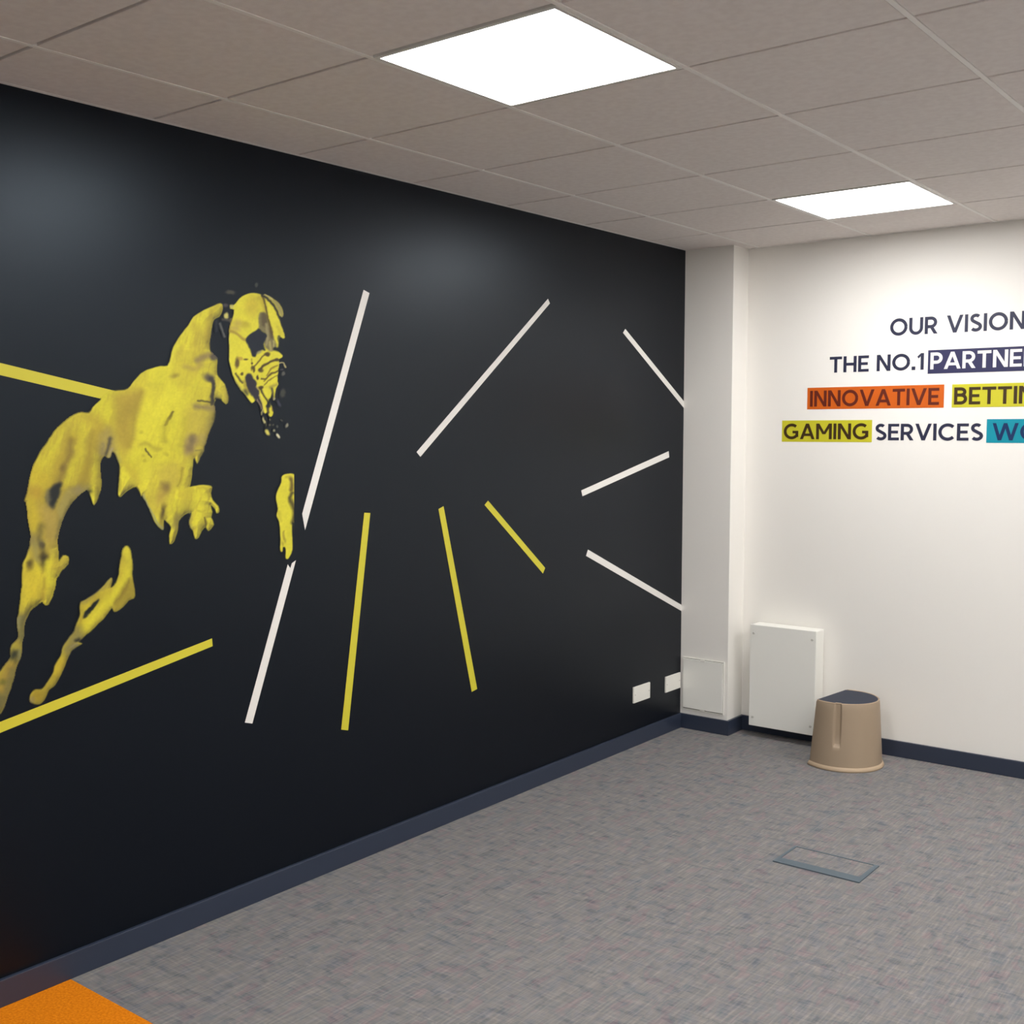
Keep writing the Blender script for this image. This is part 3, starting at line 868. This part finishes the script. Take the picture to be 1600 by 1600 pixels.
def arc(cx, cy, rx, ry, a0, a1, n=20):
    return [(cx + rx * math.cos(math.radians(a0 + (a1 - a0) * i / n)), cy + ry * math.sin(math.radians(a0 + (a1 - a0) * i / n))) for i in range(n + 1)]

def rect(x0, y0, x1, y1):
    return [[(x0, y0), (x1, y0), (x1, y1), (x0, y1)]]

def slant(x0, y0, x1, y1, t=TS):
    h = t / 2 * math.hypot(x1 - x0, y1 - y0) / abs(y1 - y0)
    return [[(x0 - h, y0), (x0 + h, y0), (x1 + h, y1), (x1 - h, y1)]]

r = TS / 2
def glyph(ch):
    if ch == 'O': return 1.04, ribbon(arc(.52, .5, .52 - r, .51 - r, 0, 360, 40))
    if ch == 'C': return .93, ribbon(arc(.52, .5, .52 - r, .51 - r, 45, 315, 30))
    if ch == 'G': return .98, ribbon(arc(.52, .5, .52 - r, .51 - r, 48, 318, 30)) + rect(.98 - TS - .02, .14, .96, .54) + rect(.58, .54 - TS * .9, .96, .54)
    if ch == 'D': return .86, rect(0, 0, TS, 1) + ribbon([(TS / 2, 1 - r), (.36, 1 - r)] + arc(.36, .5, .5 - r, .5 - r, 90, -90, 20) + [(TS / 2, r)])
    if ch == 'U': return .82, ribbon([(r, 1), (r, .4)] + arc(.41, .4, .41 - r, .41 - r, 180, 360, 20) + [(.82 - r, 1)])
    if ch == 'I': return TS, rect(0, 0, TS, 1)
    if ch == '.': return TS * 1.15, rect(0, 0, TS * 1.15, TS * 1.15)
    if ch == '1': return .38, rect(.38 - TS, 0, .38, 1) + [[(0, .80), (.08, .68), (.38 - TS + .02, .84), (.38 - TS + .02, 1)]]
    if ch == 'T': return .76, rect(.38 - r, 0, .38 + r, 1) + rect(0, 1 - TS * .95, .76, 1)
    if ch == 'H': return .80, rect(0, 0, TS, 1) + rect(.80 - TS, 0, .80, 1) + rect(TS, .5 - r * .95, .80 - TS, .5 + r * .95)
    if ch == 'E': return .64, rect(0, 0, TS, 1) + rect(TS, 0, .64, TS * .92) + rect(TS, 1 - TS * .92, .64, 1) + rect(TS, .5 - r * .92, .58, .5 + r * .92)
    if ch == 'L': return .60, rect(0, 0, TS, 1) + rect(TS, 0, .60, TS * .92)
    if ch == 'N': return .82, rect(0, 0, TS, 1) + rect(.82 - TS, 0, .82, 1) + slant(.10, 1, .72, 0, TS * .95)
    if ch == 'M': return 1.0, rect(0, 0, TS, 1) + rect(1 - TS, 0, 1, 1) + slant(.10, 1, .5, .32, TS * .9) + slant(.90, 1, .5, .32, TS * .9)
    if ch == 'V': return .92, slant(.09, 1, .46, 0) + slant(.83, 1, .46, 0)
    if ch == 'W': return 1.40, slant(.09, 1, .39, 0) + slant(.70, 1, .39, 0) + slant(.70, 1, 1.01, 0) + slant(1.31, 1, 1.01, 0)
    if ch == 'A': return .94, slant(.09, 0, .47, 1) + slant(.85, 0, .47, 1) + rect(.24, .2, .70, .2 + TS * .9)
    bowl = lambda x, y0, y1, rx: ribbon([(r, y1 - r), (x, y1 - r)] + arc(x, (y0 + y1) / 2, rx, (y1 - y0) / 2 - r, 90, -90, 16) + [(r, y0 + r)])
    if ch == 'P': return .70, rect(0, 0, TS, 1) + bowl(.36, .33, 1, .34 - r)
    if ch == 'R': return .74, rect(0, 0, TS, 1) + bowl(.36, .33, 1, .35 - r) + slant(.40, .38, .64, 0)
    if ch == 'B': return .74, rect(0, 0, TS, 1) + bowl(.37, .46, 1, .32 - r) + bowl(.38, 0, .46 + TS, .36 - r)
    if ch == 'S':
        top = arc(.33, .735, .33 - r - .02, .275 - r + .0, 38, 270, 18)
        bot = arc(.34, .275, .34 - r, .285 - r, 90, -145, 18)
        return .67, ribbon(top[:-3] + bot[2:])
    raise ValueError(ch)

def word(text, x0, x1, base, cap, panel, ink, label, pm=None, x_nat=None):
    """one stuck-on word; x0..x1 is the span of its letters, panel = (x0, x1, z0, z1)"""
    gl = [glyph(c) for c in text]
    gap = 0.10
    tot = sum(g[0] for g in gl) + gap * (len(gl) - 1)
    sx = (x1 - x0) / tot if x1 else x_nat
    t = empty('wall_word', (x0, 0, base))
    tag(t, label, 'wall lettering', 'vision statement lettering on the white wall')
    z = 0.0
    if panel:
        a, b, c, d = panel
        if b is None:
            b = x0 + tot * sx + 0.018
        boxes('highlight_panel', [((a - x0, -0.0012, c - base), (b - x0, 0, d - base))], pm, t)
        z = -0.0012
    x = 0.0
    for ch, (w, polys) in zip(text, gl):
        if polys:
            prism('letter', [[(x + u * sx, v * cap) for u, v in q] for q in polys], 'y', z - 0.0012, z, ink, t)
        x += (w + gap) * sx
    return t

M_navy_ink = mat('navy_vinyl', (44, 47, 70), 0.4, 0.4)
M_white_ink = mat('white_vinyl', (238, 236, 232), 0.4, 0.4)
M_brown_ink = mat('brown_vinyl', (98, 36, 22), 0.4, 0.4)
M_olive_ink = mat('dark_olive_vinyl', (62, 46, 20), 0.4, 0.4)
M_blue_ink = mat('deep_blue_vinyl', (22, 48, 92), 0.4, 0.4)
M_p_navy = mat('navy_panel_vinyl', (50, 50, 86), 0.4, 0.4)
M_p_orange = mat('orange_panel_vinyl', (206, 96, 24), 0.4, 0.4)
M_p_yellow = mat('yellow_panel_vinyl', (202, 196, 48), 0.4, 0.4)
M_p_teal = mat('teal_panel_vinyl', (14, 144, 164), 0.4, 0.4)

def wx(px, py):
    """photograph pixel -> x on the white wall, plane y = 0"""
    d = RT * ((px - PPX) / FOC) - UP * ((py - PPY) / FOC) + FW
    return CAM[0] - CAM[1] / d[1] * d[0]

NAT = 0.0825
Cp = 0.082
word('OUR', wx(1391, 512), wx(1465, 510), 2.138, 0.084, None, M_navy_ink, 'navy word OUR on the top line of the wall lettering')
word('VISION', wx(1479.5, 510), None, 2.138, 0.084, None, M_navy_ink, 'navy word VISION on the top line of the wall lettering', x_nat=NAT)
word('THE', wx(1296.5, 570), wx(1357.5, 570), 1.964, Cp, None, M_navy_ink, 'navy word THE beside NO.1 in the wall lettering')
word('NO.1', wx(1370, 568), wx(1443.5, 567), 1.964, Cp, None, M_navy_ink, 'navy wording NO.1 between THE and the navy highlighted word')
word('PARTNER', wx(1454, 565), None, 1.964, Cp, (wx(1450, 565), None, 1.943, 2.058), M_white_ink, 'white word PARTNER on a navy highlight panel', M_p_navy, NAT)
word('INNOVATIVE', wx(1266, 623), wx(1467.5, 622), 1.790, 0.083, (wx(1261.5, 623), wx(1475, 620), 1.776, 1.889), M_brown_ink, 'dark word INNOVATIVE on an orange highlight panel', M_p_orange)
word('BETTING', wx(1491, 620), None, 1.790, 0.083, (wx(1487.5, 620), None, 1.776, 1.888), M_olive_ink, 'dark word BETTING on a yellow highlight panel', M_p_yellow, NAT)
word('GAMING', wx(1225, 673), wx(1357.5, 673), 1.619, Cp, (wx(1222, 673), wx(1362.5, 673), 1.605, 1.718), M_olive_ink, 'dark word GAMING on a yellow highlight panel', M_p_yellow)
word('SERVICES', wx(1367.5, 675), wx(1536, 675), 1.615, 0.083, None, M_navy_ink, 'navy word SERVICES between the yellow and teal highlighted words')
word('WORLDWIDE', wx(1551, 675), None, 1.617, Cp, (wx(1541.5, 675), None, 1.605, 1.718), M_blue_ink, 'dark blue word on a teal highlight panel after SERVICES', M_p_teal, NAT)

# ------------------------------------------------------------------ blank plates on the dark wall
def plate(y0, y1, z0, z1, label):
    t = empty('socket_plate', (0, (y0 + y1) / 2, z0))
    tag(t, label, 'socket plate', 'white plates low on the dark wall')
    w, h = (y1 - y0) / 2, z1 - z0
    boxes('cover', [((0, -w, 0), (0.009, w, h))], M_plastic, t, 0.002)
    for s in (-1, 1):
        bm = bmesh.new()
        bmesh.ops.create_cone(bm, cap_ends=True, segments=10, radius1=0.003, radius2=0.003, depth=0.002, matrix=Matrix.Translation((0.0095, s * (w - 0.013), h / 2)) @ Matrix.Rotation(math.pi / 2, 4, 'Y'))
        link('screw', bm_mesh(bm, 'screw'), M_screw, t)
    return t

plate(-0.686, -0.520, 0.231, 0.317, 'white rectangular plate on the dark wall, further from the pillar')
plate(-0.353, -0.190, 0.227, 0.315, 'white rectangular plate on the dark wall tucked against the pillar')

# ------------------------------------------------------------------ access panel on the pillar
t = tag(empty('access_panel', (0.142, -PD, 0.107)), 'small white access panel low on the white corner pillar', 'access panel')
w, h = 0.129, 0.297
prism('frame', border(-w, w, 0, h, 0.006, 0.006, 0.005, 0.006), 'y', -0.006, 0, M_plastic, t)
boxes('gap_shade_sheet', [((-w + 0.006, -0.0015, 0.005), (w - 0.006, 0, h - 0.006))], M_gap, t)  # sheet coloured as the shade between frame and door
boxes('door', [((-w + 0.0075, -0.0085, 0.0095), (w - 0.0075, -0.0015, h - 0.0085))], M_steelwhite, t, 0.002)
for z in (0.004, h - 0.016):
    boxes('latch', [((-0.014, -0.0115, z), (0.014, -0.0086, z + 0.011))], M_plastic, t, 0.0012)

# ------------------------------------------------------------------ white cabinet on the back wall
bx0, bx1, bz0, bz1, bd = 0.396, 0.766, 0.066, 0.6175, 0.124
t = tag(empty('wall_cabinet', ((bx0 + bx1) / 2, 0, bz0)), 'tall white painted metal box fixed low on the white wall', 'cabinet')
w, h = (bx1 - bx0) / 2, bz1 - bz0
boxes('body', [((-w, -bd + 0.013, 0.0), (w, -S if bz0 < SK else 0, h))], M_steelwhite, t, 0.003)
boxes('mounting_frame', [((-w + 0.02, -S, SK - bz0 + 0.004), (w - 0.02, 0, h - 0.02))], M_steelwhite, t)
boxes('front_cover', [((-w - 0.002, -bd, -0.002), (w + 0.002, -bd + 0.0125, h + 0.002))], M_steelwhite, t, 0.003)
for sx in (-1, 1):
    for z in (0.045, h - 0.045):
        bm = bmesh.new()
        bmesh.ops.create_cone(bm, cap_ends=True, segments=14, radius1=0.007, radius2=0.006, depth=0.004, matrix=Matrix.Translation((sx * (w - 0.02), -bd - 0.002, z)) @ Matrix.Rotation(math.pi / 2, 4, 'X'))
        link('screw', bm_mesh(bm, 'screw'), M_screw, t)

# ------------------------------------------------------------------ step stool
def stool():
    t = tag(empty('step_stool', (0.983, -0.268, 0)), 'beige tapered plastic step stool with dark top standing before the white wall', 'stool')
    flat = math.radians(174)       # outward direction of the flat side
    gro = math.radians(-79)        # groove direction
    def outline(R, cut, n=240, groove=0.0):
        """D-shaped ring: circle of radius R cut by a chord at distance cut from the centre"""
        out = []
        half = math.acos(min(cut / R, 1))
        a0, a1 = flat + half, flat + 2 * math.pi - half
        for i in range(n):
            a = a0 + (a1 - a0) * i / (n - 1)
            d = (a - gro + math.pi) % (2 * math.pi) - math.pi
            q = R - groove * max(0.0, min(1.0, (0.098 - abs(d)) / 0.012))
            out.append((q * math.cos(a), q * math.sin(a)))
        p0, p1 = out[-1], out[0]
        for i in range(1, 12):
            f = i / 12
            out.append((p0[0] + (p1[0] - p0[0]) * f, p0[1] + (p1[1] - p0[1]) * f))
        return out
    Ht = 0.332
    def rad(z):
        return 0.188 - 0.020 * z / Ht, 0.100 - 0.030 * z / Ht
    levels = [(0.022, 0), (0.06, 0), (0.10, 0), (0.118, 0), (0.124, .006), (0.132, .014), (0.18, .014), (0.24, .014), (0.30, .014), (0.324, .014), (0.330, .012), (Ht, .010)]
    bm = bmesh.new()
    rings = []
    for z, g in levels:
        R, c = rad(z)
        if z > 0.325: R, c = R - (z - 0.325) * .4, c - (z - 0.325) * .4
        rings.append([bm.verts.new((x, y, z)) for x, y in outline(R, c, groove=g)])
    # turned-in rim and inner lip
    for z, inset in ((Ht, 0.009), (Ht - 0.012, 0.012)):
        R, c = rad(Ht)
        rings.append([bm.verts.new((x, y, z)) for x, y in outline(R - inset, c - inset, groove=.010)])
    for A, B in zip(rings[:-1], rings[1:]):
        k = len(A)
        for i in range(k):
            bm.faces.new((A[i], A[(i + 1) % k], B[(i + 1) % k], B[i]))
    me = bm_mesh(bm, 'body')
    for f in me.polygons: f.use_smooth = abs(f.normal.z) < 0.6
    link('body', me, M_stool, t)
    # flared base ring
    bm = bmesh.new()
    rings = []
    R, c = rad(0)
    for z, o in ((0.0, 0.0), (0.0, .006), (0.006, .008), (0.012, .006), (0.0218, .001), (0.0218, -0.01)):
        rings.append([bm.verts.new((x, y, z)) for x, y in outline(R + o, c + o)])
    for A, B in zip(rings[:-1], rings[1:]):
        k = len(A)
        for i in range(k):
            bm.faces.new((A[i], A[(i + 1) % k], B[(i + 1) % k], B[i]))
    link('base_ring', bm_mesh(bm, 'base_ring', smooth=True), M_rim, t)
    # dark anti-slip top
    R, c = rad(Ht)
    prism('top_pad', [outline(R - .0085, c + .0004, groove=.010)], 'z', Ht - 0.011, Ht + 0.0006, M_pad, t)
    # pale edging along the top
    bm = bmesh.new()
    A = outline(R - .001, c - .001, groove=.011)
    B = outline(R - .009, c - .009, groove=.010)
    va = [bm.verts.new((x, y, Ht + .0004)) for x, y in A]
    vb = [bm.verts.new((x, y, Ht + .0004)) for x, y in B]
    vc = [bm.verts.new((x, y, Ht + .003)) for x, y in outline(R - .005, c - .005, groove=.0105)]
    k = len(A)
    for i in range(239):          # only round the curved side
        j = i + 1
        bm.faces.new((va[i], va[j], vc[j], vc[i]))
        bm.faces.new((vc[i], vc[j], vb[j], vb[i]))
    link('top_edging', bm_mesh(bm, 'top_edging', smooth=True), M_rim, t)
stool()

# ------------------------------------------------------------------ floor box
fx0, fx1, fy0, fy1 = 1.283, 1.625, -1.734, -1.528
t = tag(empty('floor_box', ((fx0 + fx1) / 2, (fy0 + fy1) / 2, 0)), 'grey-trimmed floor box with a carpeted lid set in the carpet', 'floor box')
w, d = (fx1 - fx0) / 2, (fy1 - fy0) / 2
prism('trim', border(-w, w, -d, d, 0.012, 0.018, 0.052, 0.008), 'z', 0, 0.0045, M_fbox, t)
boxes('lid', [((-w + 0.0125, -d + 0.0525, 0), (w - 0.0185, d - 0.0085, 0.003))], M_carpet[0], t)
